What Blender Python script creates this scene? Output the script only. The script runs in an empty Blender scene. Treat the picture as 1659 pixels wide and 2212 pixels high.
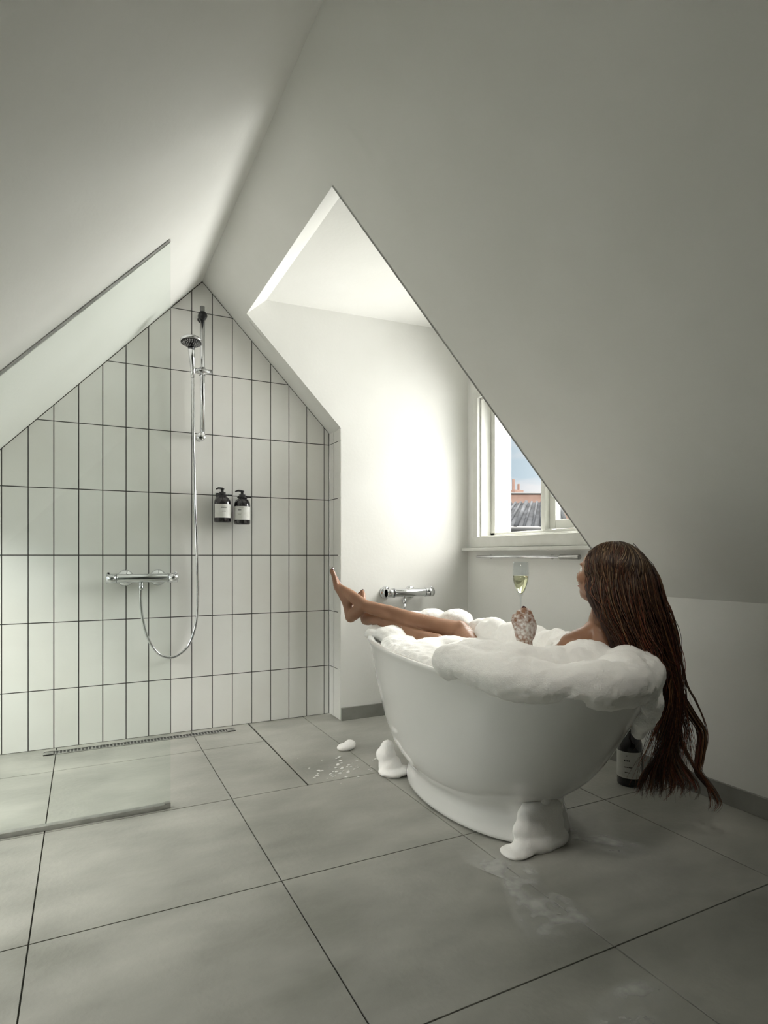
import bpy, bmesh, math, random
from mathutils import Vector, Matrix, noise
import numpy as np
R = math.radians
random.seed(7)
SC = bpy.context.scene
COL = SC.collection

# ------------------------------------------------------------ camera
cam_d = bpy.data.cameras.new('camera'); cam = bpy.data.objects.new('camera', cam_d); COL.objects.link(cam)
cam.location = (0, 0, .9); cam.rotation_euler = (R(90), 0, -R(26.654))
cam_d.sensor_fit = 'HORIZONTAL'; cam_d.sensor_width = 36; cam_d.lens = 1290 / 1659 * 36
cam_d.shift_y = 94 / 1659; cam_d.clip_start = .02; cam_d.clip_end = 300
SC.camera = cam

# ------------------------------------------------------------ view
vs = SC.view_settings
vs.view_transform = 'Standard'; vs.look = 'None'; vs.gamma = 1; vs.use_curve_mapping = False
vs.exposure = 1.58

# ------------------------------------------------------------ sky: blue with thin cloud and a bright haze around the sun
LOBE_DIR = Vector((1, -.12, .60)).normalized(); LOBE = 6; HIGH = 4.0; BASE = .205; CLOUD_DIR = Vector((-1, -.35, .45)).normalized(); CLOUD = 0
UP_DIR = Vector((1, -.15, -.42)).normalized(); UPL = 8
W = bpy.data.worlds.new('sky'); SC.world = W; W.use_nodes = True
nt = W.node_tree; N = nt.nodes; L = nt.links; N.clear()
def nd(t, **k):
    n = N.new(t)
    for a, b in k.items(): setattr(n, a, b)
    return n
geo = nd('ShaderNodeTexCoord')
dot = nd('ShaderNodeVectorMath', operation='DOT_PRODUCT'); dot.inputs[1].default_value = LOBE_DIR
L.new(geo.outputs['Generated'], dot.inputs[0])
mx = nd('ShaderNodeMath', operation='MAXIMUM'); mx.inputs[1].default_value = 0; L.new(dot.outputs['Value'], mx.inputs[0])
pw = nd('ShaderNodeMath', operation='POWER'); pw.inputs[1].default_value = 9; L.new(mx.outputs[0], pw.inputs[0])
ml = nd('ShaderNodeMath', operation='MULTIPLY'); ml.inputs[1].default_value = LOBE; L.new(pw.outputs[0], ml.inputs[0])
# light thrown back up by the sunlit street and roofs below
dt2 = nd('ShaderNodeVectorMath', operation='DOT_PRODUCT'); dt2.inputs[1].default_value = UP_DIR; L.new(geo.outputs['Generated'], dt2.inputs[0])
mx2 = nd('ShaderNodeMath', operation='MAXIMUM'); mx2.inputs[1].default_value = 0; L.new(dt2.outputs['Value'], mx2.inputs[0])
pw2 = nd('ShaderNodeMath', operation='POWER'); pw2.inputs[1].default_value = 6; L.new(mx2.outputs[0], pw2.inputs[0])
ml2 = nd('ShaderNodeMath', operation='MULTIPLY_ADD'); ml2.inputs[1].default_value = UPL; L.new(pw2.outputs[0], ml2.inputs[0]); L.new(ml.outputs[0], ml2.inputs[2])
dt3 = nd('ShaderNodeVectorMath', operation='DOT_PRODUCT'); dt3.inputs[1].default_value = CLOUD_DIR; L.new(geo.outputs['Generated'], dt3.inputs[0])
mx3 = nd('ShaderNodeMath', operation='MAXIMUM'); mx3.inputs[1].default_value = 0; L.new(dt3.outputs['Value'], mx3.inputs[0])
pw3 = nd('ShaderNodeMath', operation='POWER'); pw3.inputs[1].default_value = 4; L.new(mx3.outputs[0], pw3.inputs[0])
ml3 = nd('ShaderNodeMath', operation='MULTIPLY_ADD'); ml3.inputs[1].default_value = CLOUD; L.new(pw3.outputs[0], ml3.inputs[0]); L.new(ml2.outputs[0], ml3.inputs[2])
nz = nd('ShaderNodeTexNoise'); nz.inputs['Scale'].default_value = 7; nz.inputs['Detail'].default_value = 5
mp = nd('ShaderNodeMapping'); mp.inputs['Scale'].default_value = (1, 1, 3); L.new(geo.outputs['Generated'], mp.inputs[0]); L.new(mp.outputs[0], nz.inputs['Vector'])
rp = nd('ShaderNodeValToRGB'); rp.color_ramp.elements[0].position = .42; rp.color_ramp.elements[0].color = (.62, .82, .95, 1)
rp.color_ramp.elements[1].position = .6; rp.color_ramp.elements[1].color = (1, 1.02, 1.05, 1)
L.new(nz.outputs['Fac'], rp.inputs[0])
sx = nd('ShaderNodeSeparateXYZ'); L.new(geo.outputs['Generated'], sx.inputs[0])
hi = nd('ShaderNodeMapRange', interpolation_type='SMOOTHSTEP'); hi.inputs['From Min'].default_value = .19; hi.inputs['From Max'].default_value = .5
hi.inputs['To Min'].default_value = BASE; hi.inputs['To Max'].default_value = HIGH; L.new(sx.outputs['Z'], hi.inputs['Value'])
bg1 = nd('ShaderNodeBackground'); L.new(hi.outputs[0], bg1.inputs['Strength']); wm = nd('ShaderNodeMix', data_type='RGBA'); wf = nd('ShaderNodeMapRange'); wf.inputs['From Min'].default_value = .19; wf.inputs['From Max'].default_value = .4
L.new(sx.outputs['Z'], wf.inputs['Value']); L.new(wf.outputs[0], wm.inputs['Factor']); L.new(rp.outputs[0], wm.inputs['A']); wm.inputs['B'].default_value = (1, .985, .93, 1)
L.new(wm.outputs['Result'], bg1.inputs[0])
bg2 = nd('ShaderNodeBackground'); bg2.inputs['Color'].default_value = (1, .985, .945, 1); L.new(ml3.outputs[0], bg2.inputs['Strength'])
ad = nd('ShaderNodeAddShader'); L.new(bg1.outputs[0], ad.inputs[0]); L.new(bg2.outputs[0], ad.inputs[1])
wo = nd('ShaderNodeOutputWorld'); L.new(ad.outputs[0], wo.inputs[0])
try: W.cycles.sampling_method = 'MANUAL'; W.cycles.sample_map_resolution = 512
except Exception: pass

YREAR = -2.4
def portal(name, loc, rot, sx, sy):
    d = bpy.data.lights.new(name, 'AREA'); d.shape = 'RECTANGLE'; d.size = sx; d.size_y = sy
    try: d.cycles.is_portal = True
    except Exception: d.use_portal = True
    o = bpy.data.objects.new(name, d); COL.objects.link(o); o.location = loc; o.rotation_euler = rot
    return o
portal('window_light_portal', (2.30, 2.43, 1.415), (0, R(90), 0), .84, .96)

portal('added_fill_opening_portal', (-.77, 1.84, .955), (0, R(-136.7), 0), .56, .46)  # unseen opening added in the left slope to light tub and floor
portal('added_shower_opening_portal', (-.77, 2.70, .955), (0, R(-136.7), 0), .56, .64)  # second added opening, out of view, brightens the tiles and shower floor
# warm fill spot added out of view under the ridge to brighten foam and tub
sp = bpy.data.lights.new('added_fill_spot', 'SPOT'); sp.energy = 15.5; sp.color = (1, .95, .86); sp.spot_size = R(46); sp.spot_blend = 1; sp.shadow_soft_size = .12
so_ = bpy.data.objects.new('added_fill_spot', sp); COL.objects.link(so_); so_.location = (.50, .55, 2.18)
so_.rotation_euler = (Vector((1.30, 1.62, .62)) - so_.location).to_track_quat('-Z', 'Y').to_euler()
# ------------------------------------------------------------ materials
def mat(name, col, rough=.5, metal=0, spec=.5, **k):
    m = bpy.data.materials.new(name); m.use_nodes = True
    b = m.node_tree.nodes['Principled BSDF']
    b.inputs['Base Color'].default_value = (*col, 1); b.inputs['Roughness'].default_value = rough
    b.inputs['Metallic'].default_value = metal; b.inputs['Specular IOR Level'].default_value = spec
    for a, v in k.items(): b.inputs[a.replace('_', ' ')].default_value = v
    return m
def noise_col(m, c1, c2, scale, detail=6, lo=.35, hi=.65, bump=0, bscale=None, rough=None, coord='Object', dist=0, stretch=None):
    nt = m.node_tree; n = nt.nodes; l = nt.links; b = n['Principled BSDF']
    tc = n.new('ShaderNodeTexCoord'); src = tc.outputs[coord]
    if stretch:
        mp = n.new('ShaderNodeMapping'); mp.inputs['Scale'].default_value = stretch; l.new(src, mp.inputs[0]); src = mp.outputs[0]
    t = n.new('ShaderNodeTexNoise'); t.inputs['Scale'].default_value = scale; t.inputs['Detail'].default_value = detail; t.inputs['Distortion'].default_value = dist
    l.new(src, t.inputs['Vector'])
    r = n.new('ShaderNodeValToRGB'); e = r.color_ramp.elements
    e[0].position = lo; e[0].color = (*c1, 1); e[1].position = hi; e[1].color = (*c2, 1)
    l.new(t.outputs['Fac'], r.inputs[0]); l.new(r.outputs[0], b.inputs['Base Color'])
    if rough:
        rr = n.new('ShaderNodeMapRange'); rr.inputs['From Min'].default_value = lo; rr.inputs['From Max'].default_value = hi
        rr.inputs['To Min'].default_value = rough[0]; rr.inputs['To Max'].default_value = rough[1]
        l.new(t.outputs['Fac'], rr.inputs[0]); l.new(rr.outputs[0], b.inputs['Roughness'])
    if bump:
        t2 = n.new('ShaderNodeTexNoise'); t2.inputs['Scale'].default_value = bscale or scale * 8; t2.inputs['Detail'].default_value = 4
        l.new(tc.outputs[coord], t2.inputs['Vector'])
        bp = n.new('ShaderNodeBump'); bp.inputs['Strength'].default_value = bump; bp.inputs['Distance'].default_value = .004
        l.new(t2.outputs['Fac'], bp.inputs['Height']); l.new(bp.outputs[0], b.inputs['Normal'])
    return m
M = {}
M['plaster'] = noise_col(mat('white_plaster', (.8, .8, .78), .85, spec=.2), (.83, .83, .795), (.86, .86, .83), 3, bump=.12, bscale=60)
M['tile'] = noise_col(mat('glazed_wall_tile', (.8, .8, .76), .22), (.82, .81, .77), (.88, .88, .85), 2.2, bump=.05, bscale=6)
M['grout'] = mat('dark_grout', (.055, .055, .05), .9)
M['floor_grout'] = mat('floor_grout', (.05, .05, .04), .9)
fm = M['floor_tile'] = noise_col(mat('concrete_look_tile', (.4, .4, .37), .4), (.27, .27, .24), (.45, .445, .405), 4.2, detail=10, lo=.30, hi=.72, bump=.3, bscale=55, rough=(.30, .42), dist=.15, stretch=(.7, 1.3, 1))
M['skirting'] = noise_col(mat('skirting_tile', (.3, .3, .28), .5), (.20, .20, .18), (.31, .31, .285), 5, detail=8)
M['enamel'] = mat('white_enamel', (.82, .82, .80), .1, Coat_Weight=.5, Coat_Roughness=.05)
M['chrome'] = noise_col(mat('chrome', (.75, .76, .78), .12, 1), (.70, .71, .73), (.80, .81, .83), 9)
M['steel'] = noise_col(mat('brushed_steel', (.5, .5, .5), .3, 1), (.42, .42, .41), (.55, .55, .54), 30)
M['black'] = mat('black_plastic', (.012, .012, .013), .3)
M['bottle'] = mat('dark_bottle', (.010, .008, .010), .12, Coat_Weight=.5)
M['label'] = noise_col(mat('paper_label', (.72, .72, .68), .6), (.68, .68, .63), (.76, .76, .73), 30)
M['ink'] = mat('label_ink', (.05, .05, .045), .6)
M['green_ink'] = mat('label_green', (.40, .42, .26), .6)
M['wood_white'] = noise_col(mat('painted_window_wood', (.7, .7, .66), .35), (.66, .66, .61), (.72, .72, .68), 12)
def glass(name, col, rough=0, ior=1.45):
    m = bpy.data.materials.new(name); m.use_nodes = True; b = m.node_tree.nodes['Principled BSDF']
    b.inputs['Base Color'].default_value = (*col, 1); b.inputs['Roughness'].default_value = rough
    b.inputs['Transmission Weight'].default_value = 1; b.inputs['IOR'].default_value = ior
    return m
def thin_glass(name, tint, ior=1.45):
    m = bpy.data.materials.new(name); m.use_nodes = True; nt = m.node_tree; n = nt.nodes; l = nt.links; n.clear()
    o = n.new('ShaderNodeOutputMaterial'); mix = n.new('ShaderNodeMixShader'); t = n.new('ShaderNodeBsdfTransparent'); g = n.new('ShaderNodeBsdfGlossy')
    t.inputs[0].default_value = (*tint, 1); g.inputs['Roughness'].default_value = .02
    lw = n.new('ShaderNodeLayerWeight'); lw.inputs['Blend'].default_value = .5; p4 = n.new('ShaderNodeMath'); p4.operation = 'POWER'; p4.inputs[1].default_value = 4
    fr = n.new('ShaderNodeMath'); fr.operation = 'MULTIPLY_ADD'; fr.inputs[1].default_value = .55 if ior > 1.3 else .55; fr.inputs[2].default_value = .035
    l.new(lw.outputs['Facing'], p4.inputs[0]); l.new(p4.outputs[0], fr.inputs[0]); l.new(fr.outputs[0], mix.inputs[0]); l.new(t.outputs[0], mix.inputs[1]); l.new(g.outputs[0], mix.inputs[2]); l.new(mix.outputs[0], o.inputs[0])
    return m
M['pane'] = thin_glass('window_glass', (.97, .98, .97))
M['screen'] = thin_glass('shower_glass', (.962, .985, .972))
M['crystal'] = thin_glass('drinking_glass', (.93, .945, .95), 1.18)
M['wine'] = glass('sparkling_wine', (.97, .93, .62), 0, 1.33)
foam = M['foam'] = mat('soap_foam', (.985, .975, .945), .8, spec=.2, Subsurface_Weight=.15, Subsurface_Scale=.01)
foam.node_tree.nodes['Principled BSDF'].inputs['Subsurface Radius'].default_value = (1, .9, .8)
def foam_bump(m):
    n = m.node_tree.nodes; l = m.node_tree.links; b = n['Principled BSDF']
    tc = n.new('ShaderNodeTexCoord')
    v = n.new('ShaderNodeTexVoronoi'); v.inputs['Scale'].default_value = 260; l.new(tc.outputs['Object'], v.inputs['Vector'])
    t = n.new('ShaderNodeTexNoise'); t.inputs['Scale'].default_value = 45; t.inputs['Detail'].default_value = 6; l.new(tc.outputs['Object'], t.inputs['Vector'])
    a = n.new('ShaderNodeMath'); a.operation = 'ADD'; l.new(v.outputs['Distance'], a.inputs[0]); l.new(t.outputs['Fac'], a.inputs[1])
    bp = n.new('ShaderNodeBump'); bp.inputs['Strength'].default_value = .22; bp.inputs['Distance'].default_value = .003
    l.new(a.outputs[0], bp.inputs['Height']); l.new(bp.outputs[0], b.inputs['Normal'])
foam_bump(foam)
# wet suds spread thin on the floor: broken white film
def suds_mat():
    m = bpy.data.materials.new('thin_suds'); m.use_nodes = True; nt = m.node_tree; n = nt.nodes; l = nt.links
    b = n['Principled BSDF']; b.inputs['Base Color'].default_value = (.85, .85, .83, 1); b.inputs['Roughness'].default_value = .5
    tc = n.new('ShaderNodeTexCoord'); t = n.new('ShaderNodeTexNoise'); t.inputs['Scale'].default_value = 14; t.inputs['Detail'].default_value = 7
    l.new(tc.outputs['Object'], t.inputs['Vector'])
    at = n.new('ShaderNodeAttribute'); at.attribute_name = 'fade'
    mr = n.new('ShaderNodeMapRange'); mr.inputs['From Min'].default_value = .38; mr.inputs['From Max'].default_value = .68; l.new(t.outputs['Fac'], mr.inputs[0])
    mr.inputs['To Min'].default_value = .06; mr.inputs['To Max'].default_value = .52
    mu = n.new('ShaderNodeMath'); mu.operation = 'MULTIPLY'; l.new(mr.outputs[0], mu.inputs[0]); l.new(at.outputs['Fac'], mu.inputs[1])
    l.new(mu.outputs[0], b.inputs['Alpha'])
    return m
M['suds'] = suds_mat()
# skin with suds clinging where the 'suds' attribute is set
def skin_mat():
    m = mat('skin', (.50, .27, .17), .42, spec=.45, Subsurface_Weight=.12, Subsurface_Scale=.012)
    n = m.node_tree.nodes; l = m.node_tree.links; b = n['Principled BSDF']
    b.inputs['Subsurface Radius'].default_value = (1, .35, .2)
    tc = n.new('ShaderNodeTexCoord'); t = n.new('ShaderNodeTexNoise'); t.inputs['Scale'].default_value = 90; t.inputs['Detail'].default_value = 5
    l.new(tc.outputs['Object'], t.inputs['Vector'])
    at = n.new('ShaderNodeAttribute'); at.attribute_name = 'suds'
    a = n.new('ShaderNodeMath'); a.operation = 'ADD'; l.new(t.outputs['Fac'], a.inputs[0]); l.new(at.outputs['Fac'], a.inputs[1])
    mr = n.new('ShaderNodeMapRange'); mr.inputs['From Min'].default_value = .92; mr.inputs['From Max'].default_value = 1.25; l.new(a.outputs[0], mr.inputs[0])
    t2 = n.new('ShaderNodeTexNoise'); t2.inputs['Scale'].default_value = 9; l.new(tc.outputs['Object'], t2.inputs['Vector'])
    r = n.new('ShaderNodeValToRGB'); r.color_ramp.elements[0].color = (.27, .135, .075, 1); r.color_ramp.elements[1].color = (.35, .185, .11, 1)
    r.color_ramp.elements[0].position = .35; r.color_ramp.elements[1].position = .65; l.new(t2.outputs['Fac'], r.inputs[0])
    mix = n.new('ShaderNodeMix'); mix.data_type = 'RGBA'; mix.inputs['B'].default_value = (.88, .87, .85, 1)
    l.new(mr.outputs[0], mix.inputs['Factor']); l.new(r.outputs[0], mix.inputs['A']); l.new(mix.outputs['Result'], b.inputs['Base Color'])
    return m
M['skin'] = skin_mat()
M['nail'] = mat('dark_nail_polish', (.05, .008, .015), .15)
M['lip'] = mat('lips', (.42, .14, .12), .4)
M['eye'] = mat('eye_white', (.8, .78, .75), .15); M['iris'] = mat('iris', (.06, .04, .03), .1)
def hair_mat():
    m = mat('hair', (.1, .05, .02), .42, spec=.4)
    n = m.node_tree.nodes; l = m.node_tree.links; b = n['Principled BSDF']
    at = n.new('ShaderNodeAttribute'); at.attribute_name = 'tint'
    l.new(at.outputs['Color'], b.inputs['Base Color'])
    return m
M['hair'] = hair_mat()
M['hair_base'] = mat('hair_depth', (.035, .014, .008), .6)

# ------------------------------------------------------------ helpers
def link(name, me, m=None, parent=None):
    o = bpy.data.objects.new(name, me); COL.objects.link(o)
    for x in (m if isinstance(m, (list, tuple)) else [m] if m else []): me.materials.append(x)
    if parent: o.parent = parent
    return o
def empty(name, loc, rz=0):
    o = bpy.data.objects.new(name, None); COL.objects.link(o); o.location = loc; o.rotation_euler = (0, 0, rz); o.empty_display_size = .05
    return o
def tag(o, label=None, cat=None, group=None, kind=None):
    if label: o['label'] = label
    if cat: o['category'] = cat
    if group: o['group'] = group
    if kind: o['kind'] = kind
    return o
class MB:
    def __init__(s): s.v = []; s.f = []; s.mi = []; s.sm = []
    def add(s, v, f, mi=0, smooth=False):
        b = len(s.v); s.v += [tuple(p) for p in v]; s.f += [tuple(b + i for i in q) for q in f]
        s.mi += [mi] * len(f); s.sm += [smooth] * len(f)
    def box(s, a, b, mi=0):
        x0, x1 = sorted((a[0], b[0])); y0, y1 = sorted((a[1], b[1])); z0, z1 = sorted((a[2], b[2]))
        v = [(x0, y0, z0), (x1, y0, z0), (x1, y1, z0), (x0, y1, z0), (x0, y0, z1), (x1, y0, z1), (x1, y1, z1), (x0, y1, z1)]
        s.add(v, [(0, 3, 2, 1), (4, 5, 6, 7), (0, 1, 5, 4), (1, 2, 6, 5), (2, 3, 7, 6), (3, 0, 4, 7)], mi)
    def prism(s, poly, d, mi=0):           # planar polygon (3D points) pushed along vector d
        n = len(poly); P = [Vector(p) for p in poly]; d = Vector(d)
        nn = sum(((P[i] - P[0]).cross(P[(i + 1) % n] - P[0]) for i in range(1, n - 1)), Vector())
        if nn.dot(d) > 0: P.reverse()
        v = P + [p + d for p in P]
        s.add(v, [tuple(range(n)), tuple(range(2 * n - 1, n - 1, -1))] + [(i, i + n, (i + 1) % n + n, (i + 1) % n) for i in range(n)], mi)
    def tube(s, path, rad, seg=12, mi=0, cap=True, smooth=True):
        P = [Vector(p) for p in path]; n = len(P)
        if not hasattr(rad, '__len__'): rad = [rad] * n
        T = [(P[min(i + 1, n - 1)] - P[max(i - 1, 0)]).normalized() for i in range(n)]
        a = Vector((0, 0, 1)) if abs(T[0].z) < .9 else Vector((1, 0, 0)); u = T[0].cross(a).normalized(); v = []
        for i in range(n):
            u = (u - T[i] * u.dot(T[i])).normalized(); w = T[i].cross(u)
            for k in range(seg):
                t = 2 * math.pi * k / seg; v.append(P[i] + (u * math.cos(t) + w * math.sin(t)) * rad[i])
        f = [(i * seg + k, i * seg + (k + 1) % seg, (i + 1) * seg + (k + 1) % seg, (i + 1) * seg + k) for i in range(n - 1) for k in range(seg)]
        s.add(v, f, mi, smooth)
        if cap: s.add([], [], mi); b = len(s.v) - len(v); s.f += [tuple(b + k for k in range(seg - 1, -1, -1)), tuple(b + (n - 1) * seg + k for k in range(seg))]; s.mi += [mi] * 2; s.sm += [False] * 2
    def lathe(s, prof, c=(0, 0, 0), axis='Z', seg=32, mi=0, smooth=True):
        v = []; n = len(prof); c = Vector(c)
        for (r, h) in prof:
            for k in range(seg):
                t = 2 * math.pi * k / seg; a, b = r * math.cos(t), r * math.sin(t)
                v.append(c + Vector({'Z': (a, b, h), 'X': (h, a, b), 'Y': (b, h, a)}[axis]))
        f = [(i * seg + k, i * seg + (k + 1) % seg, (i + 1) * seg + (k + 1) % seg, (i + 1) * seg + k) for i in range(n - 1) for k in range(seg)]
        s.add(v, f, mi, smooth)
    def build(s, name, m, parent=None, bevel=0, subsurf=0):
        me = bpy.data.meshes.new(name); me.from_pydata(s.v, [], s.f); me.update()
        o = link(name, me, m, parent)
        for p, i, k in zip(me.polygons, s.mi, s.sm): p.material_index = i; p.use_smooth = k
        bm = bmesh.new(); bm.from_mesh(me); bmesh.ops.recalc_face_normals(bm, faces=bm.faces[:]); bm.to_mesh(me); bm.free()
        if bevel:
            b = o.modifiers.new('bevel', 'BEVEL'); b.width = bevel; b.segments = 2; b.limit_method = 'ANGLE'
        if subsurf:
            b = o.modifiers.new('sub', 'SUBSURF'); b.levels = b.render_levels = subsurf
        return o
def struct(o): o['kind'] = 'structure'; return o
def catmull(pts, n):
    P = [Vector(p) for p in pts]; P = [P[0] * 2 - P[1]] + P + [P[-1] * 2 - P[-2]]; out = []; m = len(P) - 3
    for k in range(n):
        t = k / (n - 1) * m; i = min(int(t), m - 1); t -= i; a, b, c, d = P[i:i + 4]
        out.append(.5 * ((2 * b) + (c - a) * t + (2 * a - 5 * b + 4 * c - d) * t * t + (3 * b - a - 3 * c + d) * t ** 3))
    return out
_unit = {}
def unit_ico(sub):
    if sub not in _unit:
        bm = bmesh.new(); bmesh.ops.create_icosphere(bm, subdivisions=sub, radius=1)
        _unit[sub] = ([v.co.copy() for v in bm.verts], [tuple(v.index for v in f.verts) for f in bm.faces]); bm.free()
    return _unit[sub]
class Blob:                                # overlapping balls fused into one continuous skin
    def __init__(s): s.m = MB()
    def ball(s, c, r, rot=None, sub=3):
        V, F = unit_ico(sub); c = Vector(c); r = Vector(r) if hasattr(r, '__len__') else Vector((r, r, r))
        s.m.add([c + (rot @ Vector((p.x * r.x, p.y * r.y, p.z * r.z)) if rot else Vector((p.x * r.x, p.y * r.y, p.z * r.z))) for p in V], F)
    def limb(s, pts, rads, n=None, sub=3):
        d = sum((Vector(pts[i + 1]) - Vector(pts[i])).length for i in range(len(pts) - 1))
        n = n or max(3, int(d / (min(rads) * .35)))
        P = catmull(pts, n); m = len(rads) - 1
        for k, p in enumerate(P):
            t = k / (n - 1) * m; i = min(int(t), m - 1); t -= i
            t = t * t * (3 - 2 * t); s.ball(p, rads[i] * (1 - t) + rads[i + 1] * t, sub=sub)
    def fuse(s, name, m, voxel, smooth=6, disp=None, parent=None, fac=.5):
        me = bpy.data.meshes.new(name + '_tmp'); me.from_pydata(s.m.v, [], s.m.f); me.update()
        o = bpy.data.objects.new('tmp', me); COL.objects.link(o)
        r = o.modifiers.new('r', 'REMESH'); r.mode = 'VOXEL'; r.voxel_size = voxel; r.use_smooth_shade = True
        if smooth: q = o.modifiers.new('s', 'SMOOTH'); q.factor = fac; q.iterations = smooth
        dg = bpy.context.evaluated_depsgraph_get(); new = bpy.data.meshes.new_from_object(o.evaluated_get(dg))
        bpy.data.objects.remove(o); new.name = name
        if disp:
            new.update(); co = [v.co.copy() for v in new.vertices]; nr = [v.normal.copy() for v in new.vertices]
            for i, v in enumerate(new.vertices): v.co = co[i] + nr[i] * disp(co[i])
            new.update()
        for p in new.polygons: p.use_smooth = True
        return link(name, new, m, parent)

# ------------------------------------------------------------ the attic room
YB, XC, YC, XW = 3.183, 1.248, 3.015, 2.085        # tiled gable, shower corner, dormer cheek, window wall
RX, RZ = .546, 2.32                                  # ridge
KR, KL = 1.03, 1.061                                 # roof slopes right and left
XL, ZL = -1.0, RZ - KL * (RX + 1.0)
ZKR = RZ - KR * (XW - RX)
YR = -2.4                                            # rear gable
def zr(x): return RZ - KR * (x - RX)
def zl(x): return RZ - KL * (RX - x)
YN = 1.85                                            # near side of the dormer
XT = .735                                            # top edge of the dormer opening

def clip(poly, a, b, c):                             # keep a*x+b*z<=c
    out = []
    for i in range(len(poly)):
        p, q = poly[i], poly[(i + 1) % len(poly)]; dp = a * p[0] + b * p[1] - c; dq = a * q[0] + b * q[1] - c
        if dp <= 0: out.append(p)
        if dp * dq < 0: t = dp / (dp - dq); out.append((p[0] + (q[0] - p[0]) * t, p[1] + (q[1] - p[1]) * t))
    return out
# tiled gable wall
wb = MB(); g = .0022; TT = .004
wb.prism([(XL, YB + TT, 0), (XC + TT, YB + TT, 0), (XC + TT, YB + TT, zr(XC + TT)), (RX, YB + TT, RZ), (XL, YB + TT, ZL)], (0, .1, 0), 1)
X0, DX, Z0, DZ = -.0235, .1034, .2745, .3135
for i in range(-10, 13):
    for j in range(-1, 7):
        x0, x1 = max(XL, X0 + i * DX) + g, min(XC - .001, X0 + (i + 1) * DX) - g; z0, z1 = max(0, Z0 + j * DZ) + g, Z0 + (j + 1) * DZ - g
        if x1 - x0 < .006: continue
        p = [(x0, z0), (x1, z0), (x1, z1), (x0, z1)]
        p = clip(p, KR, 1, RZ + KR * RX - .006); p = clip(p, -KL, 1, RZ - KL * RX - .006) if len(p) > 2 else p
        if len(p) > 2:
            tl = random.uniform(-.0006, .0006)
            wb.prism([(x, YB + tl * ((x - x0) / DX - .5), z) for x, z in p], (0, TT, 0), 0)
struct(wb.build('wall_back', [M['tile'], M['grout']]))
wr = MB(); wr.prism([(XC + TT, YC + .001, 0), (XC + TT, YB, 0), (XC + TT, YB, zr(XC)), (XC + TT, YC + .001, zr(XC))], (.05, 0, 0), 1)
for y0, y1 in ((YC + .001, 3.113), (3.117, YB - .003)):
    for j in range(-1, 5):
        z0, z1 = max(0, Z0 + j * DZ) + g, min(Z0 + (j + 1) * DZ - g, zr(XC) - .006)
        if z1 > z0: wr.prism([(XC, y0, z0), (XC, y1, z0), (XC, y1, z1), (XC, y0, z1)], (TT, 0, 0), 0)
struct(wr.build('wall_shower_return', [M['tile'], M['grout']]))
# floor: concrete-look tiles on a dark grout bed
fl = MB(); fl.box((XL - .05, YR - .05, -.06), (XW + .1, YB + .1, -.004), 1)
FX = [XL - .003, -.7193, -.1154, .4885, 1.0905, 1.7145, XW + .02]; FY = [YR, -1.47, -.855, -.24, .375, .99, 1.603, 2.226]
h = .0018
rects = [(FX[i], FY[j], FX[i + 1], FY[j + 1]) for i in range(6) for j in range(7)]
YB2 = YB + .01
for a, b in ((XL, -.1154), (-.1154, .4885), (.4885, .783)):
    rects += [(a, 2.226, b, 2.845), (a, 2.845, b, YB2)]
rects += [(.7885, 2.226, 1.0905, YB2), (1.0905, 2.226, 1.7145, YB2), (1.7145, 2.226, XW + .02, YB2)]
for r_ in rects: fl.box((r_[0] + h, r_[1] + h, -.006), (r_[2] - h, r_[3] - h, 0), 0)
struct(fl.build('floor', [M['floor_tile'], M['floor_grout']], bevel=.0006))
# roof slopes (thick on the outside)
nR = Vector((KR, 0, 1)).normalized() * .12; nL = Vector((-KL, 0, 1)).normalized() * .12
cr = MB()
def sl(x0, y0, x1, y1, zf, n): cr.prism([(x0, y0, zf(x0)), (x1, y0, zf(x1)), (x1, y1, zf(x1)), (x0, y1, zf(x0))], n)
sl(RX, YR, XW, YN, zr, nR); sl(RX, YN, XT, YC + .03, zr, nR); sl(RX, YC + .03, XC + .05, YB + .1, zr, nR)
struct(cr.build('ceiling', M['plaster']))
cr = MB(); sl(-.57, YR, RX, YB + .1, zl, nL); sl(XL, YR, -.96, YB + .1, zl, nL); sl(-.96, YR, -.57, 1.61, zl, nL); sl(-.96, 2.07, -.57, 2.38, zl, nL); sl(-.96, 3.02, -.57, YB + .1, zl, nL)  # left slope, with two unseen openings added to let in fill light
struct(cr.build('ceiling', M['plaster']))
# dormer: sloping lip, flat ceiling, two cheeks
XI, ZI = .836, 2.213
dc = MB(); dc.prism([(XT, YN, zr(XT)), (XI, YN, ZI), (XI, YC, ZI), (XT, YC, zr(XT))], (-.05, 0, .07))
dc.prism([(XI, YN, ZI), (XW + .2, YN, ZI + .04), (XW + .2, YC, ZI + .04), (XI, YC, ZI)], (0, 0, .1))
struct(dc.build('ceiling', M['plaster']))
ck = MB(); pz = [(XT, zr(XT)), (XI, ZI), (XW + .2, ZI + .04), (XW + .2, 0), (XC + .002, 0), (XC + .002, zr(XC + .002))]
ck.prism([(x, YC, z) for x, z in pz], (0, .04, 0))
struct(ck.build('wall_dormer_far', M['plaster']))
ck = MB(); ck.prism([(x, YN, z) for x, z in [(XT, zr(XT)), (XI, ZI), (XW + .2, ZI + .04), (XW + .2, ZKR), (XW, ZKR)]], (0, -.01, 0))
struct(ck.build('wall_dormer_near', M['plaster']))
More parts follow.
